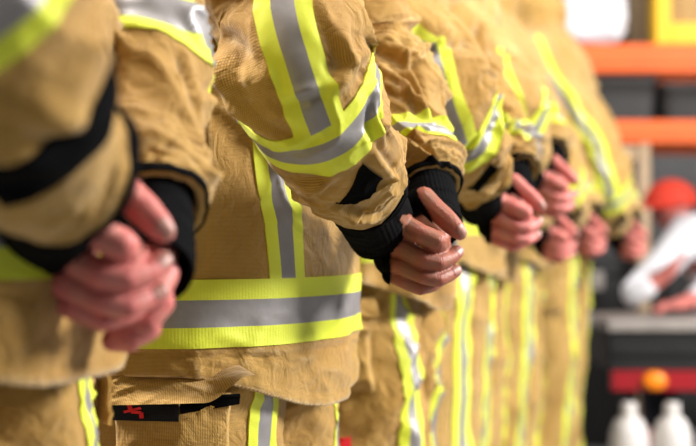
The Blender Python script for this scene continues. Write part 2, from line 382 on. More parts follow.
def body_mesh(name, lift, na, fa, mats, fsh=np.zeros(3)):
    """one continuous figure: skinned skeleton, head with a face, both hands joined on at the wrists"""
    bm = bmesh.new(); sk = bm.verts.layers.skin.verify()
    def jt(p, r, r2=None):
        v = bm.verts.new(p); v[sk].radius = (r, r2 or r); return v
    def cn(*vs):
        for a, b in zip(vs[:-1], vs[1:]): bm.edges.new((a, b))
    pel = jt((0, 0, .95), .11, .12); pel[sk].use_root = True
    be = jt((0, 0, 1.10), .105, .12); ch = jt((0, 0, 1.28), .11, .14); nk = jt((-.01, 0, 1.47), .055); hd = jt((.01, 0, 1.545), .058)
    cn(pel, be, ch, nk, hd)
    h1 = jt((.015, 0, 1.61), .080, .075); h2 = jt((.0, 0, 1.68), .088, .078); h3 = jt((-.005, 0, 1.745), .06, .055); cn(hd, h1, h2, h3)
    for s in (-1, 1):
        hp = jt((0, s*.10, .90), .085); kn = jt((.02, s*.115, .50), .058); an = jt((-.01, s*.12, .10), .042); toe = jt((.12, s*.13, .05), .035)
        cn(pel, hp, kn, an, toe)
    for A, s in ((na, -1), (fa, 1)):
        A = np.array(A); sh = jt((0, s*.15, 1.415), .058); cn(ch, sh)
        prev = sh
        for i in (1, 2, 3, 4):
            v = jt(A[i, :3], (.052, .048, .042, .036)[i-1]); cn(prev, v); prev = v
        w = jt(A[5, :3], .028); cn(prev, w)
        w2 = jt(A[7, :3], .024); cn(w, w2)
    me = bpy.data.meshes.new(name); bm.to_mesh(me); bm.free()
    o = link('tmpb', me, [mats[0]])
    m = o.modifiers.new('k', 'SKIN'); m.use_smooth_shade = True
    m = o.modifiers.new('s', 'SUBSURF'); m.levels = m.render_levels = 2
    apply_mod(o)
    # face: brow, nose, lips, chin, ears grown out of the head
    me = o.data; V = np.array([v.co[:] for v in me.vertices])
    def bump(c, r, push):
        d = np.linalg.norm((V-np.array(c))/np.array(r), axis=1); V[:] += np.exp(-d**2*1.5)[:, None]*np.array(push)
    bump((.10, 0, 1.63), (.03, .018, .03), (.026, 0, -.004)); bump((.09, 0, 1.575), (.03, .03, .02), (.010, 0, 0))
    bump((.085, 0, 1.545), (.03, .03, .02), (.012, 0, 0)); bump((.09, .032, 1.662), (.025, .018, .014), (-.012, 0, 0)); bump((.09, -.032, 1.662), (.025, .018, .014), (-.012, 0, 0))
    for s in (-1, 1): bump((0, s*.085, 1.64), (.018, .03, .03), (-.004, s*.018, 0))
    me.vertices.foreach_set('co', V.ravel()); me.update()
    hs = []
    for H, ofs in ((HN, lift), (HF, lift+fsh)):
        h = H.copy(); h.data = H.data.copy(); COL.objects.link(h)
        W = np.empty(len(h.data.vertices)*3); h.data.vertices.foreach_get('co', W); W = W.reshape(-1, 3); W += ofs
        h.data.vertices.foreach_set('co', W.ravel()); h.data.update(); hs.append(h)
        m = o.modifiers.new('u', 'BOOLEAN'); m.operation = 'UNION'; m.object = h; m.solver = 'EXACT'
    apply_mod(o)
    me = o.data
    for h in hs: bpy.data.objects.remove(h)
    # colour the hands
    n = len(me.vertices); V = np.empty(n*3); me.vertices.foreach_get('co', V); V = V.reshape(-1, 3)-lift
    from mathutils.kdtree import KDTree
    red = np.zeros(n); nl = np.zeros(n)
    HV = np.concatenate([HNv[0], HFv[0]+fsh]); HR = np.concatenate([HNv[1], HFv[1]]); HL = np.concatenate([HNv[2], HFv[2]])
    sel = np.where((V[:, 0] > .12) & (V[:, 2] < 1.02) & (V[:, 2] > .8))[0]
    kd = KDTree(len(HV))
    for i, p in enumerate(HV): kd.insert(p, i)
    kd.balance()
    for i in sel:
        _, j, d = kd.find(V[i])
        if d < .003: red[i] = HR[j]; nl[i] = HL[j]
    at = me.attributes.new('red', 'FLOAT', 'POINT'); at.data.foreach_set('value', red.astype(np.float32))
    me.materials.clear(); me.materials.append(mats[0]); me.materials.append(M['nail'])
    for p in me.polygons:
        p.use_smooth = True
        p.material_index = 1 if all(nl[v] > .5 for v in p.vertices) else 0
    o.name = name; return o

# ------------------------------------------------------------------ one firefighter
def firefighter(cfg):
    sd = cfg['seed']; lift = np.array(cfg.get('lift', (0, 0, 0)), float); hi = cfg.get('res', 1.0); amp = cfg.get('amp', 1.0); main = cfg.get('main', False)
    na, fa = near_arm(lift), far_arm(lift)
    for K, e in ((na, cfg.get('near_ext')), (fa, cfg.get('far_ext'))):
        if e is not None:
            for i, w_ in ((2, .5), (3, .85), (4, 1), (5, 1), (6, 1), (7, 1)):
                for j in range(3): K[i][j] += e[j]*w_
    o = body_mesh('person', lift, na, fa, [M[cfg.get('skin', 'skin2')]], np.array(cfg.get('far_ext') or (0, 0, 0.)))
    o['label'] = cfg['label']; o['category'] = 'person'; o['group'] = 'firefighters standing in a row'
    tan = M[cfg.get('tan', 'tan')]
    TR = [M['lime'], M['silver']]
    dz = cfg.get('coat_dz', 0.0)
    hem0 = .741+dz
    # ---- coat body
    Z = [.70, .76+dz, .86+dz*.5, 1.0, 1.15, 1.30, 1.40, 1.45, 1.49, 1.53, 1.58]
    A = [.174, .174, .177, .177, .170, .160, .140, .118, .090, .078, .080]
    B = [.232, .232, .236, .238, .240, .232, .205, .165, .110, .085, .085]
    X = [0, 0, 0, 0, .002, .004, 0, -.005, -.01, -.015, -.015]
    TCR = [((a_[0]+0, a_[1]*.07/.2), (b_[0], b_[1]*.07/.2), w_*1.6, d_) for a_, b_, w_, d_ in []]
    rr_ = np.random.RandomState(int(sd*7))
    for i in range(30):
        zc, tc_, an, l = rr_.uniform(.92, 1.40), rr_.uniform(-PI, PI), rr_.choice([-.7, .7, 1.3])+rr_.normal()*.3, rr_.uniform(.05, .14)
        du, dv = math.sin(an)*l/.62/2, math.cos(an)*l/.07/2
        TCR.append(((zc/.62-du, tc_*.2/.07-dv), (zc/.62+du, tc_*.2/.07+dv), rr_.uniform(.006, .012), rr_.uniform(.003, .008)))
    def coat_disp(z, t, p):
        s = z/.09; a = t*.2/.09
        r = fbm(s*.8, a*.8, sd+20, 2)*.0035
        r = r+amp*folds(s*.7+a*.5, a*.6-s*.3, sd+22)*.0065*smooth(.88, .98, z)
        r = r+amp*.0022*folds(s*1.9+a, a*1.6-s*.5, sd+25, 1.6)*smooth(.90, .98, z)
        r = r+amp*sum_creases(TCR, z/.62, t*.2/.07)*smooth(.89+dz, .93+dz, z)*1.0
        # skirt below the waist trim: soft vertical waves, a stitched seam under the trim
        low = 1-smooth(.80+dz, .86+dz, z)
        r = r+low*amp*(.008*noise(a*1.5, s*.35, sd+30)+.0035*folds(s*2.0+a*.4, a*1.1, sd+31, 1.7)+.0012*folds(s*4, a*3, sd+32, 1.5))
        r = r-.0036*np.exp(-((z-(.803+dz+.003*np.sin(t*3)))/.0022)**2)
        r = r-.0018*np.exp(-((z-hem(t)-.012)/.0018)**2)
        # the man bends a little: slack roll over the belly
        r = r+.003*noise(a*.6, s*.4, sd+37)
        return r
    S = Coat(Z, A, B, coat_disp, X)
    def hem(t):
        k = smooth(math.radians(8), math.radians(72), np.abs(((t+PI) % (2*PI))-PI)); return hem0+.044*k+.0015*noise(t*2.0, sd, 3.3)
    nt_ = int(260*hi); nz = int(230*hi)
    T, TT = np.meshgrid(np.linspace(-PI, PI, nt_, endpoint=False), np.linspace(0, 1, nz)); 
    T, TT = T, TT
    Zg = hem(T)+(1.57-hem(T))*TT
    P = S.P(Zg, T)
    g = Geo()
    # turned-in hem
    inn = [S.P(hem(T[:1]), T[:1], o_)+np.array([0, 0, z_]) for o_, z_ in ((-.018, .05), (-.0065, .0), (-.0045, -.0022), (-.001, -.0022))]
    g.grid(np.concatenate(inn+[P]), np.concatenate([S.uvm(hem(T[:1]), T[:1])]*4+[S.uvm(Zg, T)]), True)
    # ---- sleeves
    sl = {}
    for key, K in (('near', na), ('far', fa)):
        extra = []
        base_d = sleeve_disp(sd+(0 if key == 'near' else 41), amp*(1.0 if key == 'near' else 1.5), key == 'near', main)
        Tb = Tube(K, (1, 0, .25), base_d)
        sl[key] = Tb
    if main:
        # the long creases the photo shows on his sleeve
        B0 = Tube(na, (1, 0, .25)); F0 = Tube(fa, (1, 0, .25))
        cr = [((212, 50), (256, 82), .007, .016), ((213, 66), (264, 100), .007, .018), ((226, 94), (292, 122), .008, .010), ((236, 104), (300, 142), .007, .009), ((284, 107), (328, 92), .0035, -.005), ((345, 20), (353, 80), .010, .009), ((332, 92), (352, 72), .007, .011), ((354, 76), (374, 60), .008, -.009),
              ((226, 40), (232, 80), .010, .008), ((262, 92), (238, 58), .007, .007), ((322, 200), (374, 218), .008, .009), ((364, 140), (388, 178), .007, .009), ((300, 182), (336, 180), .007, .007), ((262, 60), (272, 100), .008, .005), ((372, 120), (384, 150), .006, .007)]
        cf = [((392, 44), (418, 88), .007, .014), ((376, 66), (426, 116), .008, .013), ((398, 92), (434, 120), .006, .010), ((368, 34), (404, 42), .008, .012), ((393, 150), (438, 165), .007, .013), ((398, 166), (446, 180), .006, .012), ((390, 138), (422, 150), .006, .010), ((384, 84), (400, 102), .006, .009)]
        for key, Tb0, lst in (('near', B0, cr), ('far', F0, cf)):
            L = [(find(Tb0, *a), find(Tb0, *b), w, d) for a, b, w, d in lst]
            old = sl[key].disp
            def nd(u, v, p, L=L, old=old):
                r = old(u, v, p)
                for a, b, w, d in L:
                    v1 = a[1]; vv = v1+((v-v1+PI) % (2*PI))-PI; b2 = v1+((b[1]-v1+PI) % (2*PI))-PI
                    r = r+seg_fold(None, u, vv, a, (b[0], b2), w, d)
                return r
            sl[key].disp = nd
    for key in ('near', 'far'):
        Tb = sl[key]
        nu, nv = int(230*hi), int(170*hi)
        U, V = np.meshgrid(np.linspace(0, 1, nu), np.linspace(-PI, PI, nv, endpoint=False), indexing='ij')
        Pg = Tb.P(U, V)
        lip = [Tb.P(U[-1:]+.004, V[-1:], -.002), Tb.P(U[-1:]+.002, V[-1:], -.006), Tb.P(U[-1:]-.06, V[-1:], -.010)]
        cap = np.repeat(Tb.curve(np.array([0.0]))[:, None, :3], nv, 1)
        g.grid(np.concatenate([cap, Pg]+lip), np.concatenate([Tb.uvm(U[:1], V[:1]), Tb.uvm(U, V)]+[Tb.uvm(U[-1:], V[-1:])]*3), True, flip=True)
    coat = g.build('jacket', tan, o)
    # collar
    gc = Geo(); t = np.linspace(-PI+.0, PI, 90); zz = np.linspace(1.50, 1.605, 14)
    Tq, Zq = np.meshgrid(t, zz); R = .088+.012*np.sin((Zq-1.5)/.105*PI)
    for off in (0, -.008):
        gc.grid(np.stack([(R+off)*np.cos(Tq)*1.0-.015, (R+off)*np.sin(Tq), Zq+.02*np.cos(Tq)*-1], -1), np.stack([Tq*.09, Zq], -1), flip=bool(off))
    gc.build('collar', tan, coat)
    # ---- trims
    def strip(name, Sf, edge_a, edge_b, n_along, n_across=20, mats=TR, off=.0016, fr=.40, parent=coat):
        """edge_a/edge_b: (N,2) arrays of parameters of the two long edges"""
        ea, eb = np.array(edge_a, float), np.array(edge_b, float)
        x = np.linspace(0, 1, len(ea)); xx = np.linspace(0, 1, n_along)
        def cr(e):
            return np.stack([np.interp(xx, x, e[:, 0]), np.interp(xx, x, e[:, 1])], -1)
        a, b = cr(ea), cr(eb); w = np.linspace(0, 1, n_across+1)[:, None, None]
        G = a[None]*(1-w)+b[None]*w
        U, V = G[..., 0], G[..., 1]
        uvp = np.stack(np.broadcast_arrays(xx[None]*.3, w[..., 0]*.06), -1)
        gg = patch(Sf, U, V, off, triple(n_across, fr)[:, None] if len(mats) > 1 else None, uv=uvp)
        return gg.build(name, mats, parent)
    zb0, zb1 = (.812+dz, .881+dz)
    th = np.linspace(-PI, PI, 200)
    strip('waist_band', S, np.stack([zb0+0*th, th], -1), np.stack([zb1+0*th, th], -1), int(240*hi))
    # chest-to-waist stripes, both sides
    zs = np.array([zb1, .95+dz*.5, 1.02, 1.09, 1.18, 1.30, 1.38])
    for s in (-1, 1):
        c = np.radians(np.array([31, 33, 38, 46, 55, 62, 66.]))*s; hw = .128*s
        strip('chest_stripe', S, np.stack([zs, c-hw], -1), np.stack([zs, c+hw], -1), int(120*hi))
    # sleeve trims
    par = cfg['par']
    for key in ('near', 'far'):
        Tb = sl[key]; q = par[key]
        v = np.linspace(-PI, PI, 160)
        uc = q['band_u']+q['tilt']*np.cos(v-q['tilt_v']); hw = q['band_w']
        strip('sleeve_band', Tb, np.stack([uc-hw, v], -1), np.stack([uc+hw, v], -1), int(220*hi), off=.0018)
        us = np.linspace(.04, q['st_end'], 12)
        vc = np.interp(us, q['st_u'], q['st_v']); wv = q['st_w']
        strip('sleeve_stripe', Tb, np.stack([us, vc+wv], -1), np.stack([us, vc-wv], -1), int(130*hi), off=.0022)
        strip('cuff_binding', Tb, np.stack([.972+0*v, v], -1), np.stack([1.004+0*v, v], -1), int(120*hi), 6, [M['knit']], off=.0018)
        tb = q['tab']
        if tb is not None:
            tb = np.array(tb)    # four corners u,v
            a = np.stack([tb[0], tb[1]]); b = np.stack([tb[3], tb[2]])
            strip('cuff_tab', Tb, a, b, 24, 14, [M['black']], off=.0024)
    # ---- knit wristlets
    def q4(px, py, d, r, rb=None):
        z = px2loc(px, py, d)+lift; return list(z)+[r, rb or r]
    ne = np.array(cfg.get('near_ext') or (0, 0, 0.)); fe = np.array(cfg.get('far_ext') or (0, 0, 0.))
    def ex(q, e, w_): return [q[0]+e[0]*w_, q[1]+e[1]*w_, q[2]+e[2]*w_]+q[3:]
    for K, rf in (([ex(q4(352, 178, 1.445, .041), ne, 1), ex(q4(364, 200, 1.495, .038), ne, .7), ex(q4(377, 228, 1.555, .0345), ne, .2), q4(391, 247, 1.575, .032), q4(410, 240, 1.585, .029)], (0, 0, 1)),
                  ([ex(q4(419, 172, 1.685, .034), fe, 1), ex(q4(427, 192, 1.66, .032), fe, 1), ex(q4(431, 210, 1.640, .032), fe, 1), ex(q4(435, 228, 1.614, .031), fe, 1)], (1, 0, .3))):
        nearw = rf[2] == 1
        def wd(u, v, p): return .0014*folds(u*9, v*.8, sd+60)+.0003*np.sin(v*40)
        Tb = Tube(K, rf, wd)
        U, V = np.meshgrid(np.linspace(0, 1, int(70*hi)), np.linspace(-PI, PI, int(200*hi), endpoint=False), indexing='ij')
        if nearw: U = U*.60
        gw = Geo(); P_ = Tb.P(U, V); lip = [Tb.P(U[-1:], V[-1:], -.0025), Tb.P(U[-1:]-.25, V[-1:], -.004)]
        gw.grid(np.concatenate([P_]+lip), np.concatenate([Tb.uvm(U, V)]+[Tb.uvm(U[-1:], V[-1:])]*2), True, flip=True)
        if nearw:
            poly = [(340, 180), (417, 186), (420, 197), (430, 213), (437, 228), (424, 224), (410, 214), (401, 214), (397, 224), (393, 236), (392, 250), (391, 262), (392, 275), (390, 292), (340, 292)]
            me_ = HN.data; n_ = len(me_.vertices); Vh = np.empty(n_*3); me_.vertices.foreach_get('co', Vh); Vh = Vh.reshape(-1, 3)
            Nh = np.empty(n_*3); me_.vertices.foreach_get('normal', Nh); Nh = Nh.reshape(-1, 3)
            qx = loc2px(Vh); ins = np.zeros(n_, bool); j = len(poly)-1
            for i in range(len(poly)):
                (xa, ya), (xb, yb) = poly[i], poly[j]
                if ya != yb:
                    ins ^= ((ya > qx[:, 1]) != (yb > qx[:, 1])) & (qx[:, 0] < (xb-xa)*(qx[:, 1]-ya)/(yb-ya)+xa)
                j = i
            fk = [list(p.vertices) for p in me_.polygons if all(ins[v] for v in p.vertices)]
            gw.add(Vh+Nh*.0018+lift, fk, np.stack([Vh[:, 0]+Vh[:, 1], Vh[:, 2]], -1))
        gw.build('wristlet', M['knit'], o)
    # ---- trousers
    gt = Geo(); legs = {}
    for s in (-1, 1):
        def ld(u, v, p, s=s):
            a = u*.98/.08; b_ = v*.11/.08
            return .75*amp*(.011*folds(a*.7+b_*.45*s, b_*.6-a*.2, sd+70+s)+.0045*folds(a*1.6-b_, b_*1.3+a*.5, sd+72+s, 1.6)+.0015*folds(a*3.6, b_*3, sd+73, 1.5)+.006*noise(a*.5, b_*.7, sd+75+s)+.004*smooth(.72, .95, u)*folds(a*1.3, b_*.3, sd+77+s))
        Lg = Tube([[0, s*.085, .99, .120, .105], [.003, s*.092, .88, .124, .108], [.010, s*.101, .74, .123, .110], [.02, s*.112, .52, .108, .100], [.0, s*.118, .28, .100, .096], [-.01, s*.12, .06, .098, .096]], (1, 0, .1), ld)
        legs[s] = Lg
        U, V = np.meshgrid(np.linspace(0, 1, int(200*hi)), np.linspace(-PI, PI, int(130*hi), endpoint=False), indexing='ij')
        P_ = Lg.P(U, V); cap = np.repeat(P_[:1].mean(1, keepdims=True), P_.shape[1], 1)
        gt.grid(np.concatenate([cap, P_, Lg.P(U[-1:], V[-1:], -.006), Lg.P(U[-1:]-.06, V[-1:], -.008)]), np.concatenate([Lg.uvm(U[:1], V[:1]), Lg.uvm(U, V)]+[Lg.uvm(U[-1:], V[-1:])]*2), True, flip=True)
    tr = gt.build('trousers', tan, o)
    us = np.linspace(.08, .985, 30)
    for s in (-1, 1):
        # tube angle: +v turns towards which side? find it from the surface
        L_ = legs[s]; y1 = L_.P(np.array([.3]), np.array([.3]))[0, 1]-L_.P(np.array([.3]), np.array([-.3]))[0, 1]
        sg = 1 if y1 > 0 else -1
        v0 = sg*(-.28 if s < 0 else .22)
        strip('leg_stripe', L_, np.stack([us, v0+cfg.get('leg_w', .20)+0*us], -1), np.stack([us, v0-cfg.get('leg_w', .20)+0*us], -1), int(160*hi), parent=tr, off=.002)
        # cargo pocket on the outside of the thigh
        side = sg*s*1.45
        pu0, pu1 = cfg.get('pocket', (.32, .50))
        wv = .62
        open_flap = main and s < 0
        if open_flap:
            ua, v1 = find(L_, 112, 398); ub, v2 = find(L_, 232, 398)
            side, wv = (v1+v2)/2, abs(v2-v1)/2; sv = np.sign(v2-v1); pu0 = ua-.006
        n1, n2 = 50, 60
        U, V = np.meshgrid(np.linspace(pu0, pu1, n1), np.linspace(side-wv, side+wv, n2), indexing='ij')
        e = np.minimum(smooth(0, .10, (U-pu0)/(pu1-pu0))*smooth(0, .10, (pu1-U)/(pu1-pu0)), smooth(0, .10, (V-side+wv)/(2*wv))*smooth(0, .10, (side+wv-V)/(2*wv)))
        depth = .002+.020*e+.006*folds(U*12, V*1.3, sd+91+s)*e
        gp = Geo(); gp.grid(L_.P(U, V, depth), L_.uvm(U, V), False, flip=True)
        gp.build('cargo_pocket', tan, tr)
        fu0, fu1 = (pu0-.035, pu0+.012) if open_flap else (pu0-.022, pu0+.062)
        U, V = np.meshgrid(np.linspace(fu0, fu1, 26), np.linspace(side-wv-.03, side+wv+.03, n2), indexing='ij')
        w = (U-fu0)/(fu1-fu0)
        if open_flap:
            q_ = (V-side)/wv*sv                       # -1 rear .. +1 front; the front corner of the flap is kicked up
            U = U-w*.030*smooth(.45, 1.0, q_)
            lifted = .006+.034*w+.012*w*smooth(.5, 1, q_)+.003*np.sin(q_*4)*w
        else:
            lifted = .004+.021*smooth(0, .5, w)+.003*folds(U*14, V*1.5, sd+95)*w
        gf = Geo()
        Po = L_.P(U, V, lifted); Pi = L_.P(U, V, lifted-.004)
        gf.grid(Po, L_.uvm(U, V), False, flip=True); gf.grid(Pi, L_.uvm(U, V), False)
        for sl_ in ((slice(None), 0), (slice(None), -1), (-1, slice(None))):
            gf.grid(np.stack([Po[sl_], Pi[sl_]]), None, False)
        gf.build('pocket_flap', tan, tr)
        if cfg.get('pull') and s < 0:
            pu_, pv_ = cfg['pull']; sg2 = np.sign(side)
            strip('pull_tab', L_, [[pu_, side+sg2*(pv_-.06)], [pu_+.04, side+sg2*(pv_-.06)]], [[pu_, side+sg2*(pv_+.06)], [pu_+.04, side+sg2*(pv_+.06)]], 14, 8, [M['red']], off=.030, parent=tr)
        if open_flap:
            # black tab with a small red mark, and a strip of hook tape in the pocket mouth
            def pv(x): return side+sv*wv*x
            t0, t1 = pu0+.004, pu0+.028
            strip('pocket_tab', L_, [[t0, pv(-1.02)], [t1, pv(-1.02)]], [[t0, pv(.12)], [t1+.004, pv(.12)]], 20, 30, [M['slate']], off=.030, parent=tr)
            strip('hook_tape', L_, [[t0, pv(.14)], [t1-.004, pv(.14)]], [[t0, pv(.96)], [t1-.012, pv(.96)]], 16, 24, [M['knit']], off=.026, parent=tr)
            gm = Geo()
            def stroke(pts, hw):
                for (xa, ya), (xb, yb) in zip(pts[:-1], pts[1:]):
                    dx, dy = xb-xa, yb-ya; l = math.hypot(dx, dy); nx, ny = -dy/l*hw, dx/l*hw
                    X_ = np.array([[xa+nx, xa-nx], [xb+nx, xb-nx]]); Y_ = np.array([[ya+ny, ya-ny], [yb+ny, yb-ny]])
                    X_ = np.repeat(X_, 1, 0)
                    vv = pv(-.50+X_/ .052); uu = (t0+t1)/2+.003+Y_/.98
                    gm.grid(L_.P(uu, vv, .0322), None, False); gm.grid(L_.P(uu, vv, .0318), None, False, flip=True)
            stroke([(-.007, .001), (.006, -.003)], .0014)
            stroke([(-.003, -.0085), (-.001, .001), (.006, .002), (.0065, .008)], .0016)
            gm.build('red_mark', M['red'], tr, smooth_=False)
    # boots
    for s in (-1, 1):
        gb = Geo(); cx, cy = -.01, s*.12
        prof = [(.0, .0), (.05, 0), (.056, .012), (.054, .05), (.050, .10), (.055, .18), (.062, .30), (.063, .32), (.058, .32), (.05, .2)]
        gb.lathe([(max(r, .001), z) for r, z in prof], (cx, cy, 0), 36, caps=False)
        n = 28; ths = np.linspace(0, 2*PI, n, endpoint=False); rows = []
        for k, (sc_, z) in enumerate([(1.0, 0), (1.04, .010), (1.04, .028), (1.0, .03), (.98, .055), (.88, .08), (.6, .098), (.1, .105)]):
            rows.append(np.stack([cx+.055+.145*sc_*np.cos(ths)*np.where(np.cos(ths) > 0, 1, .72), cy+.052*sc_*np.sin(ths)*(1+.12*np.cos(ths)), 0*ths+z], -1))
        gb.grid(np.array(rows), None, True); gb.f.append(list(range(gb.n-8*n, gb.n-7*n))[::-1]); gb.mi.append(0)
        gb.build('boot', M['boot'], o)
    # hair cap
    gh = Geo(); a = np.linspace(0, 2*PI, 48, endpoint=False); rows = []
    for k in range(16):
        f = k/15*PI*(.56-.25*smooth(.1, .8, np.cos(a)))
        rr = .100*np.sin(f)+.0005; z = 1.672+.104*np.cos(f)
        rows.append(np.stack([-.010+rr*1.02*np.cos(a)-.012*(k/15)*(np.cos(a) > 0), rr*.90*np.sin(a), z-.04*(k/15)**2*(np.cos(a) < .2)+.0*a+.002*noise(a*6, k*.5, sd)], -1))
    gh.grid(np.array(rows), None, True, flip=True); gh.build('hair', M['hair'], o)
    # ---- place him by where his hands are
    px, py, d = cfg['hand']; yaw = math.radians(cfg['yaw']); k = cfg.get('scale', 1.0)
    H = HAND+lift; c, s_ = math.cos(yaw), math.sin(yaw)
    X = (px-CX)*d/F
    ky = k*cfg.get('slim', 1.0)
    o.location = (X-(c*k*H[0]-s_*ky*H[1]), d-(s_*k*H[0]+c*ky*H[1]), 0); o.rotation_euler = (0, 0, yaw); o.scale = (k, ky, k)
    return o, sl, S, legs

# trim layout shared by the coats, measured once on the sharp man's sleeve
def layout():
    n0 = Tube(near_arm(np.zeros(3)), (1, 0, .25)); f0 = Tube(far_arm(np.zeros(3)), (1, 0, .25))
    out = {}
    pts = [find(n0, *p) for p in ((258, 144), (283, 155), (307, 157), (340, 138), (372, 106))]
    u = np.array([p[0] for p in pts]); v = np.array([p[1] for p in pts])
    A = np.stack([np.ones(5), np.cos(v), np.sin(v)], -1); c = np.linalg.lstsq(A, u, rcond=None)[0]
    st = [find(n0, *p) for p in ((283, 8), (298, 60), (322, 132))]
    tab = [find(n0, *p) for p in ((336, 202), (361, 162), (378, 175), (354, 206))]
    out['near'] = dict(band_u=float(c[0]), tilt=float(math.hypot(c[1], c[2])), tilt_v=float(math.atan2(c[2], c[1])), band_w=.039,
                       st_u=[0, st[0][0], st[1][0], st[2][0]], st_v=[st[0][1]]+[x[1] for x in st], st_w=.37, st_end=float(st[2][0])-.003, tab=[list(x) for x in tab])
    p = [find(f0, *q) for q in ((400, 124), (425, 122))]
    out['far'] = dict(band_u=float(np.mean([x[0] for x in p])), tilt=0.02, tilt_v=p[1][1], band_w=.05,
                      st_u=[0, 1], st_v=[PI/2 if False else st[0][1]+PI]*2, st_w=.37, st_end=.60, tab=None)
    print('LAYOUT', out)
    return out
PAR = layout()
def turned(f):
    q = {k: dict(v) for k, v in PAR.items()}
    q['near']['st_v'] = [x*f for x in q['near']['st_v']]; return q
def long_tab(par):
    q = {k: dict(v) for k, v in par.items()}
    t = np.array(par['near']['tab']); um = t[:, 0].mean(); vm = t[:, 1].mean(); vf = -.75*np.sign(vm)
    q['near']['tab'] = [[um-.06, vm*1.35], [um-.05, vf], [um+.06, vf], [um+.06, vm*1.35]]
    q['near']['band_u'] -= .06; q['near']['st_end'] -= .06
    q['far']['band_u'] -= .22; q['far']['st_end'] = .3
    print('TAB', t, um, vm)
    return q

CAST = [
  dict(hand=(116, 238, .985), yaw=-16, slim=.92, seed=3.3, res=.6, lift=(-.064, 0, .0), near_ext=(.056, 0, -.012), far_ext=(.008, 0, -.035), coat_dz=.085, par=long_tab(PAR), skin='skin2', amp=1.2, leg_v=-.25,
       label='firefighter closest to the camera, out of focus, long black tab across the tan sleeve'),
  dict(hand=(425, 240, 1.58), yaw=-16, seed=11.7, res=1.0, main=True, amp=1.25, par=PAR, skin='skin', pocket=(.365, .55),
       label='firefighter in sharp focus with weathered hands, grey and lime elbow band and black pocket tab'),
  dict(hand=(514, 207, 2.17), yaw=-15, slim=.90, seed=21.1, res=.7, lift=(0, 0, .04), coat_dz=.075, par=turned(1.06), pull=(.505, -.22), skin='skin2', amp=2.1, scale=1.0, pocket=(.29, .45),
       label='slightly blurred firefighter directly behind the sharply focused one, deep folds in the raised sleeve'),
  dict(hand=(553, 172, 2.75), yaw=-15, slim=.90, seed=31.9, res=.5, lift=(0, 0, .06), coat_dz=.08, par=PAR, skin='skin2', tan='tan2', leg_w=.27, amp=1.4, scale=1.04,
       label='firefighter holding clasped hands highest, second behind the sharply focused one'),
  dict(hand=(558, 233, 3.32), yaw=-16, slim=.90, seed=44.2, res=.45, coat_dz=.08, par=PAR, skin='skin2', tan='tan2', leg_w=.27, amp=1.4, scale=1.0,
       label='blurred firefighter whose fist shows directly below the highest clasped hands'),
  dict(hand=(590, 226, 3.88), yaw=-16, slim=.90, seed=57.5, lift=(0, 0, -.012), res=.4, coat_dz=.08, par=PAR, skin='skin2', tan='tan2', leg_w=.27, amp=1.4, scale=1.02,
       label='blurred firefighter second from the far end of the row'),
  dict(hand=(632, 235, 4.45), yaw=-17, slim=.90, seed=63.8, lift=(0, 0, -.06), res=.4, coat_dz=.08, par=PAR, skin='skin2', tan='tan2', leg_w=.27, amp=1.4, scale=1.06,
       label='firefighter at the far end of the row, beside the orange racking'),
]
import os
for cf in CAST:
    firefighter(cf)
bpy.data.objects.remove(HN); bpy.data.objects.remove(HF)


# ------------------------------------------------------------------ the hall behind them
def struct(o): o['kind'] = 'structure'; return o
def tag(o, label, cat, group=None):
    o['label'] = label; o['category'] = cat
    if group: o['group'] = group
    return o
def empty(name, loc=(0, 0, 0)):
    o = bpy.data.objects.new(name, None); COL.objects.link(o); o.location = loc; return o
def wallbox(name, c, sz, m):
    g = Geo(); g.box(c, sz); return struct(g.build(name, m, None, False))
M['floor'] = plain('grey_concrete_floor', (.20, .20, .20), .5, 0, .4, .12, 3, .05)
M['wall'] = plain('painted_block_wall', (.26, .26, .27), .8, 0, .3, .06, 2)
M['orange'] = plain('orange_rack_paint', (.80, .135, .022), .5, 0, .4, .06, 6)
M['rackpost'] = plain('dull_tan_post', (.42, .30, .19), .6, 0, .4, .08, 6)
M['deck'] = plain('dark_wire_deck', (.03, .03, .03), .7, .3, .4, .1, 10)
M['whitebag'] = plain('white_sacking', (.78, .79, .86), .8, 0, .3, .08, 12, .4)
M['yellow'] = plain('yellow_plastic', (.85, .52, .008), .45, 0, .5, .04, 5)
M['cream'] = plain('tan_board', (.42, .27, .11), .7, 0, .3, .1, 9)
M['dkgrey'] = plain('dark_grey_plastic', (.03, .03, .03), .6, 0, .4, .1, 7)
M['brown'] = plain('olive_brown_card', (.16, .12, .075), .8, 0, .3, .15, 9)
M['metalgrey'] = plain('scuffed_grey_metal', (.30, .27, .25), .5, .2, .5, .15, 14)
M['blackmetal'] = plain('black_steel', (.012, .012, .013), .5, .2, .4, .2, 9)
M['redstrip'] = plain('red_reflector', (.30, .008, .014), .3, 0, .5, .05, 20)
M['amber'] = plain('amber_lens', (.95, .25, .006), .25, 0, .5, .03, 20)
M['whiteplast'] = plain('white_plastic', (.62, .59, .58), .4, 0, .5, .04, 10)
M['shirt'] = plain('white_shirt_cloth', (.66, .66, .70), .8, 0, .2, .04, 14, .5)
M['capred'] = plain('red_cap_cloth', (.45, .028, .012), .7, 0, .3, .08, 20)
M['navy'] = plain('dark_trouser_cloth', (.015, .016, .022), .85, 0, .2, .1, 20)
wallbox('floor', (1, 3.5, -.05), (12, 16, .1), M['floor'])
wallbox('wall_back', (1, 9.05, 2.3), (12, .1, 4.6), M['wall'])
wallbox('wall_left', (-3.55, 3.5, 2.3), (.1, 16, 4.6), M['wall'])
wallbox('ceiling', (1, 3.5, 4.65), (12, 16, .1), M['wall'])
RD = 6.2; k = RD/F
def rx(px): return (px-CX)*k
def rz(py): return CAMZ-(py-CY)*k
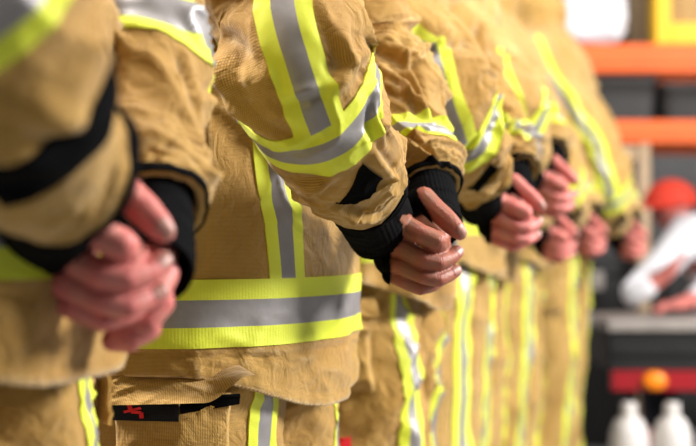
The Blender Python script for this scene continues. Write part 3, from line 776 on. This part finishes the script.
# pallet racking
rk = empty('pallet_rack', (1.6, RD, 0)); rk.location = (0, 0, 0)
tag(rk, 'pallet racking with two orange beams behind the row of firefighters', 'shelving')
for pz0, pz1 in ((72, 43.5), (143, 120)):
    z0, z1 = rz(pz0), rz(pz1)
    for yb in (RD, RD+.9):
        g = Geo(); g.box((1.45, yb+.025, (z0+z1)/2), (2.5, .05, z1-z0)); g.box((1.45, yb-.004, (z0+z1)/2), (2.5, .01, (z1-z0)*.45))
        for xe in (.23, 2.67): g.box((xe, yb+.02, (z0+z1)/2), (.012, .07, z1-z0+.07))
        g.build('beam', M['orange'], rk, False, .004)
    g = Geo()
    for i in range(26): g.box((.25+i*.096, RD+.48, z1-.008), (.012, .88, .012))
    for i in range(9): g.box((1.45, RD+.07+i*.1, z1-.018), (2.46, .012, .008))
    g.build('shelf_deck', M['deck'], rk, False)
for xu in (.17, 2.73):
    for yu in (RD+.03, RD+.90):
        g = Geo(); g.box((xu, yu, 1.45), (.09, .06, 2.9)); g.box((xu, yu, .006), (.15, .13, .012))
        for i in range(20): g.box((xu-.02, yu-.031, .3+i*.12), (.012, .004, .03)); g.box((xu+.02, yu-.031, .3+i*.12), (.012, .004, .03))
        g.build('upright', M['rackpost'], rk, False)
    g = Geo()
    for i in range(5):
        a0, a1 = .2+i*.5, .7+i*.5; L_ = math.hypot(.87, .5); an = math.atan2(.5, .87)*(1 if i % 2 else -1)
        g.box((xu, RD+.465, (a0+a1)/2), (.02, L_, .03), 0, Matrix.Rotation(an, 3, 'X'))
    g.build('brace', M['rackpost'], rk, False)
top1, top2 = rz(43.5)+.002, rz(120)+.002
# slim tan post under the lower beam
g = Geo(); z1 = rz(143); g.box((rx(645), RD+.03, z1/2), (.048, .05, z1-.004)); g.box((rx(645), RD+.03, .008), (.12, .12, .016)); g.box((rx(628), RD+.04, rz(153)), (rx(640)-rx(616), .03, .07))
tag(g.build('prop_post', M['rackpost'], None, False, .004), 'slim tan post standing under the lower orange beam', 'post')
# white sack
def sack(name, c, r, seed, m):
    g = Geo(); u = np.linspace(-PI/2, PI/2, 40); v = np.linspace(-PI, PI, 64, endpoint=False); U, V = np.meshgrid(u, v, indexing='ij')
    sg = lambda x, e: np.sign(x)*np.abs(x)**e
    X = sg(np.cos(U), .45)*sg(np.cos(V), .5); Y = sg(np.cos(U), .45)*sg(np.sin(V), .5); Z = sg(np.sin(U), .6)
    d = 1+.06*folds(X*2+seed, Z*3, seed)*(Z > -.9)
    g.grid(np.stack([c[0]+X*d*r[0], c[1]+Y*d*r[1], c[2]+np.maximum(Z*d, -1)*r[2]], -1), None, True, flip=True)
    return g.build(name, m)
w_ = (rx(633)-rx(553))/2
o = sack('sack', (rx(593), RD+.25, top1+.155), (w_, .2, .155), 4.2, M['whitebag']); g = Geo()
g.lathe([(.035, 0), (.022, .015), (.028, .03), (.05, .06), (.046, .062)], (rx(590), RD+.25, top1+.295), 24, caps=False); g.build('tied_neck', M['whitebag'], o)
tag(o, 'white bulging sack on the upper orange rack beam', 'sack')
def carton(name, x0, x1, z0, h, m, dep, y0, label):
    o = empty(name, ((x0+x1)/2, y0+dep/2, z0)); tag(o, label, 'box')
    W = x1-x0; g = Geo(); g.box((0, 0, h/2), (W, dep, h)); g.build('box_body', m, o, False, .004)
    g = Geo()
    for sx in (-1, 1): g.box((sx*W/4, 0, h+.002), (W/2-.003, dep, .004))
    g.build('box_flap', m, o, False); return o
carton('cardboard_box', rx(636), rx(656), top1, .33, M['brown'], .3, RD+.14, 'olive brown carton between the white sack and the yellow crate')
# yellow crate, open fronted
x0, x1 = rx(657), rx(657)+.46; h = .34; o = empty('crate', ((x0+x1)/2, RD+.22, top1)); tag(o, 'bright yellow open-fronted crate on the upper orange beam', 'crate')
g = Geo(); W = .46; t_ = .064
g.box((-W/2+t_/2, 0, h/2), (t_, .4, h)); g.box((W/2-t_/2, 0, h/2), (t_, .4, h)); g.box((0, 0, .045), (W-2*t_, .4, .09)); g.box((0, .19, h/2+.045), (W-2*t_, .02, h-.09)); g.box((0, -.17, h-.02), (W-2*t_, .06, .04))
g.build('crate_body', M['yellow'], o, False, .006)
g = Geo(); g.box((0, .02, .09+.10), (W-2*t_-.01, .28, .2)); g.build('crate_contents', M['cream'], o, False, .01)
# dark bins on the lower level
for i, (a, b_) in enumerate(((560, 662), (664, 760))):
    xa, xb = rx(a), rx(b_); h = rz(76)-top2-(.03 if i else .0)
    o = empty('storage_bin', ((xa+xb)/2, RD+.26, top2)); W = xb-xa
    tag(o, ('dark grey bin between the orange beams, nearer the firefighters', 'dark grey bin between the orange beams, under the yellow crate')[i], 'bin', 'dark bins on the lower beam')
    g = Geo(); rows = []
    for f, z in ((.94, 0), (.97, h*.5), (.985, h*.85), (1.0, h*.86), (1.0, h*.97), (.96, h*.97), (.92, .02)):
        c_ = []
        for q in range(40):
            t = q/40*2*PI; c_.append([W/2*f*np.sign(math.cos(t))*abs(math.cos(t))**.25, .22*f*np.sign(math.sin(t))*abs(math.sin(t))**.25, z])
        rows.append(c_)
    g.grid(np.array(rows), None, True); g.build('bin_body', M['dkgrey'], o)
    g = Geo(); g.box((0, 0, h*.985), (W*.99, .43, .016)); g.build('lid', M['dkgrey'], o, False, .004)
for i, (a, b_, hh, lab) in enumerate(((585, 668, .74, 'large black case on the floor under the racking, nearer the firefighters'), (671, 800, .80, 'large black case on the floor under the racking behind the red cap'))):
    xa, xb = rx(a), rx(b_); o = empty('equipment_case', ((xa+xb)/2, RD+.45, 0)); W = xb-xa; tag(o, lab, 'case', 'black cases under the racking')
    g = Geo(); g.box((0, 0, hh/2), (W, .7, hh)); g.build('case_body', M['blackmetal'], o, False, .012)
    g = Geo(); g.box((0, 0, hh+.045), (W, .7, .085)); g.build('lid', M['blackmetal'], o, False, .012)
    for q in (-1, 1):
        g = Geo(); g.box((q*W*.3, -.355, hh-.01), (.05, .015, .08)); g.build('latch', M['metalgrey'], o, False, .003)
# flatbed trailer with red reflector strip and amber lamp
D = 5.0; kk = D/F
def tx(px): return (px-CX)*kk
def tz(py): return CAMZ-(py-CY)*kk
tr_ = empty('trailer', (0, 0, 0)); tag(tr_, 'low dark flatbed trailer with red strip and amber lamp behind the row', 'trailer')
X0, X1 = tx(606), 2.6; zt, zm, zb = tz(320), tz(331), tz(371); zr = tz(391)
g = Geo(); g.box(((X0+X1)/2, D+.25, (zt+zm)/2), (X1-X0, .54, zt-zm)); g.build('deck', M['metalgrey'], tr_, False, .006)
g = Geo(); g.box(((X0+X1)/2, D+.25, (zm+zb)/2), (X1-X0-.02, .50, zm-zb)); g.box(((X0+X1)/2, D+.0, (zm+zb)/2), (X1-X0-.02, .03, .03)); g.build('chassis', M['blackmetal'], tr_, False, .006)
g = Geo(); g.box(((X0+X1)/2, D+.02, (zb+zr)/2), (X1-X0-.04, .04, zb-zr)); g.build('reflector_strip', M['redstrip'], tr_, False, .004)
g = Geo(); a = np.linspace(0, 2*PI, 40, endpoint=False); rows = [np.stack([tx(654)+np.cos(a)*.043*f, 0*a+D-y, (zb+zr)/2+np.sin(a)*.034*f], -1) for f, y in ((1, 0), (1, .008), (.9, .018), (.6, .024), (.05, .026))]
g.grid(np.array(rows), None, True); g.build('marker_lamp', M['amber'], tr_)
for xw in (1.75, 2.35):
    g = Geo(); prof = [(.09, -.07), (.19, -.075), (.215, -.05), (.22, 0), (.215, .05), (.19, .075), (.09, .07)]
    P_ = np.array([[[xw+r*math.cos(t), D+.25+z, .222+r*math.sin(t)] for t in np.linspace(0, 2*PI, 40, endpoint=False)] for r, z in prof])
    g.grid(P_, None, True); w1 = g.build('wheel', M['boot'], tr_)
    g = Geo(); P_ = np.array([[[xw+r*math.cos(t), D+.25+z, .222+r*math.sin(t)] for t in np.linspace(0, 2*PI, 40, endpoint=False)] for r, z in [(.09, -.07), (.085, -.04), (.03, -.05), (.002, -.055)]])
    g.grid(P_, None, True); g.build('hub', M['metalgrey'], w1)
for xs in (X0+.12, X1-.1):
    g = Geo(); g.box((xs, D+.25, zb/2), (.04, .04, zb)); g.box((xs, D+.25, .006), (.12, .12, .012)); g.build('support_leg', M['blackmetal'], tr_, False)
# white canisters below it
CAN = [(629, 'white plastic canister below the trailer, closest to the firefighters'), (672, 'white plastic canister below the amber lamp of the trailer'), (718, 'white plastic canister below the trailer, cut by the right picture edge')]
proto = None
for px, lab in CAN:
    if proto is None:
        proto = empty('canister'); g = Geo()
        g.lathe([(.001, 0), (.058, 0), (.064, .01), (.064, .22), (.060, .26), (.045, .30), (.022, .32), (.022, .335)], (0, 0, 0), 40, 0, 1.05, 1.0, False); g.build('canister_body', M['whiteplast'], proto)
        g = Geo(); g.lathe([(.026, .325), (.026, .355), (.022, .36), (.001, .36)], (0, 0, 0), 28, caps=False); g.build('cap', M['whiteplast'], proto); o = proto
    else:
        o = proto.copy(); COL.objects.link(o)
        for c in list(proto.children): d = c.copy(); d.parent = o; COL.objects.link(d)
    o.location = ((px-CX)*(D-.12)/F, D-.12, 0); tag(o, lab, 'canister', 'white canisters below the trailer')
# person in white behind the trailer
def skinned(name, chains, m, parent=None, lv=2):
    bm = bmesh.new(); sk = bm.verts.layers.skin.verify(); seen = {}; first = True
    for ch_ in chains:
        pv = None
        for p in ch_:
            key = tuple(round(x, 4) for x in p[:3])
            if key not in seen:
                v = bm.verts.new(p[:3]); v[sk].radius = (p[3], p[4] if len(p) > 4 else p[3]); seen[key] = v
                if first: v[sk].use_root = True; first = False
            v = seen[key]
            if pv is not None and pv is not v: bm.edges.new((pv, v))
            pv = v
    me = bpy.data.meshes.new(name); bm.to_mesh(me); bm.free()
    o = link(name, me, m, parent)
    a = o.modifiers.new('k', 'SKIN'); a.use_smooth_shade = True
    a = o.modifiers.new('s', 'SUBSURF'); a.levels = a.render_levels = lv
    apply_mod(o); return o
pel = (1.56, 5.74, .60, .13); bel = (1.52, 5.70, .74, .12); che = (1.41, 5.62, .88, .13); nec = (1.30, 5.54, .955, .052); hd0 = (1.265, 5.525, .985, .06)
h1 = (1.24, 5.52, 1.015, .085); h2 = (1.23, 5.52, 1.06, .08)
sL = (1.28, 5.42, .93, .058); eL = (1.01, 5.22, .698, .042); wL = (1.135, 5.19, .775, .028); hL = (1.165, 5.185, .805, .030)
sR = (1.45, 5.72, .93, .058); eR = (1.36, 5.48, .70, .042); wR = (1.24, 5.26, .685, .028); hR = (1.20, 5.235, .675, .028)
def fing(b, d, u, n=5):
    out = []
    for i in range(4):
        o_ = np.array(b[:3])+np.array(u)*(i-1.5)*.019; L_ = (.062, .07, .066, .052)[i]; d_ = np.array(d)
        out.append([b, tuple(o_+d_*.03)+(.0095,), tuple(o_+d_*(.03+L_*.55)+np.array((0, -.004, -.008)))+(.0085,), tuple(o_+d_*(.03+L_*.95)+np.array((0, -.006, -.026)))+(.0075,)])
    o_ = np.array(b[:3])+np.array(u)*-.034; out.append([b, tuple(o_)+(.010,), tuple(o_+np.array(d)*.035)+(.009,)]); return out
chains = [[pel, bel, che, nec, hd0, h1, h2], [che, sL, eL, wL, hL], [che, sR, eR, wR, hR]]
hipA = (1.52, 5.66, .57, .085); hipB = (1.54, 5.82, .57, .085)
for hp, kx, ky in ((hipA, 1.22, 5.68), (hipB, 1.24, 5.88)): chains.append([pel, hp, (kx, ky, .56, .062), (kx+.02, ky, .12, .045), (kx-.10, ky, .045, .035)])
chains += fing(hL, (.55, -.1, .83), (.3, .9, -.1)); chains += fing(hR, (-.99, -.1, .02), (0, .95, .2))
pw = skinned('person', chains, M['skin2'])
me = pw.data; V = np.array([v.co[:] for v in me.vertices])
def bump(c, r, push):
    d = np.linalg.norm((V-np.array(c))/np.array(r), axis=1); V[:] += np.exp(-d**2*1.5)[:, None]*np.array(push)
fd = norm(np.array([-.85, -.5, -.1])); fs = norm(np.array([-.5, .85, 0])); hc = np.array([1.235, 5.52, 1.03])
bump(hc+fd*.088-np.array([0, 0, .015]), (.022, .022, .03), fd*.026); bump(hc+fd*.08-np.array([0, 0, .062]), (.03, .03, .018), fd*.010)
for q in (-1, 1): bump(hc+fd*.08+fs*.032*q+np.array([0, 0, .012]), (.018, .018, .013), -fd*.012); bump(hc+fs*.085*q, (.025, .025, .03), fs*.016*q)
me.vertices.foreach_set('co', V.ravel()); me.update()
at = me.attributes.new('red', 'FLOAT', 'POINT'); at.data.foreach_set('value', np.full(len(me.vertices), .35, np.float32))
tag(pw, 'person in a white shirt and red cap leaning on the trailer, one hand raised', 'person')
def fat(p, a): return tuple(p[:3])+(p[3]+a,)
skinned('shirt', [[fat(pel, .012), fat(bel, .022), fat(che, .020), (1.325, 5.545, .93, .075)], [fat(che, .020), fat(sL, .022), (1.14, 5.315, .795, .062), (1.01, 5.22, .700, .052), (1.115, 5.195, .757, .038)], [fat(che, .020), fat(sR, .022), (1.36, 5.48, .705, .058), (1.27, 5.31, .692, .040)]], M['shirt'], pw)
skinned('trousers', [[(1.56, 5.74, .57, .135), fat(hipA, .018), (1.22, 5.68, .56, .078), (1.24, 5.68, .13, .062)], [(1.56, 5.74, .57, .135), fat(hipB, .018), (1.24, 5.88, .56, .078), (1.26, 5.88, .13, .062)]], M['navy'], pw)
for kx, ky in ((1.22, 5.68), (1.24, 5.88)):
    skinned('shoe', [[(kx+.05, ky, .05, .048), (kx-.04, ky, .048, .046), (kx-.13, ky, .04, .036)]], M['boot'], pw)
g = Geo(); a = np.linspace(0, 2*PI, 40, endpoint=False); rows = []
for q in range(14):
    f = q/13*PI/2; rr = .105*math.sin(f)+.0008; rows.append(np.stack([1.237+rr*np.cos(a), 5.52+rr*np.sin(a)*.95, 0*a+1.043+.10*math.cos(f)], -1))
g.grid(np.array(rows), None, True, flip=True)
rows = []
for rr, zz in ((.100, 1.100), (.135, 1.098), (.165, 1.088), (.165, 1.083), (.135, 1.092), (.100, 1.094)):
    aa = np.linspace(-.95, .95, 20)+math.atan2(fd[1], fd[0]); rows.append(np.stack([1.237+rr*np.cos(aa), 5.52+rr*np.sin(aa), 0*aa+zz-.055], -1))
g.grid(np.array(rows), None, False, flip=True); g.build('cap', M['capred'], pw)
st = empty('stool', (1.56, 5.74, 0)); tag(st, 'small black stool under the person in the white shirt', 'stool')
g = Geo(); g.lathe([(.001, .385), (.15, .385), (.16, .395), (.16, .41), (.15, .418), (.001, .42)], (0, 0, 0), 36, caps=False); g.build('seat', M['blackmetal'], st)
for q in range(4):
    an = q*PI/2+.78; Tb = Tube([[.11*math.cos(an), .11*math.sin(an), .39, .012, .012], [.16*math.cos(an), .16*math.sin(an), 0, .012, .012]], (0, 1, .3))
    U, V = np.meshgrid(np.linspace(0, 1, 6), np.linspace(-PI, PI, 14, endpoint=False), indexing='ij'); g = Geo(); g.grid(Tb.P(U, V), None, True, flip=True); g.build('leg', M['blackmetal'], st)

# ------------------------------------------------------------------ light and camera
w = bpy.data.worlds.new('World'); sc.world = w; w.use_nodes = True
w.node_tree.nodes['Background'].inputs[0].default_value = (.85, .92, 1, 1); w.node_tree.nodes['Background'].inputs[1].default_value = .11
def area(name, loc, target, size, power, col=(1, 1, 1)):
    l = bpy.data.lights.new(name, 'AREA'); l.shape = 'RECTANGLE'; l.size, l.size_y = size; l.energy = power; l.color = col
    ob = bpy.data.objects.new(name, l); COL.objects.link(ob); ob.location = loc
    ob.rotation_euler = (Vector(target)-Vector(loc)).to_track_quat('-Z', 'Y').to_euler(); return ob
area('bay_door_daylight', (4.2, 2.0, 2.9), (.3, 2.4, .9), (1.2, 1.1), 540, (1, .97, .93))
area('ceiling_lamp', (-2.3, 1.95, 3.3), (-.1, 1.5, 1.0), (.35, .7), 300, (1, .95, .87))
area('ceiling_lamp', (.7, 1.0, 4.2), (.2, 1.7, 0), (.9, 1.6), 120, (1, .95, .87))
area('ceiling_lamp', (2.4, 5.4, 4.2), (2.2, 5.4, 0), (1.0, 2.4), 36, (1, .96, .9))
cd = bpy.data.cameras.new('Camera'); cam = bpy.data.objects.new('Camera', cd); COL.objects.link(cam)
cam.location = (0, 0, CAMZ); cam.rotation_euler = (PI/2, 0, 0)
cd.sensor_width = 36; cd.lens = 36*F/696; cd.shift_y = (CY-223)/696; cd.clip_start = .05
cd.dof.use_dof = True; cd.dof.focus_distance = 1.43; cd.dof.aperture_fstop = cd.lens/1000/.0175
sc.camera = cam
sc.view_settings.view_transform = 'Standard'; sc.view_settings.look = 'None'; sc.view_settings.gamma = 1; sc.view_settings.exposure = 0
sc.cycles.use_denoising = True
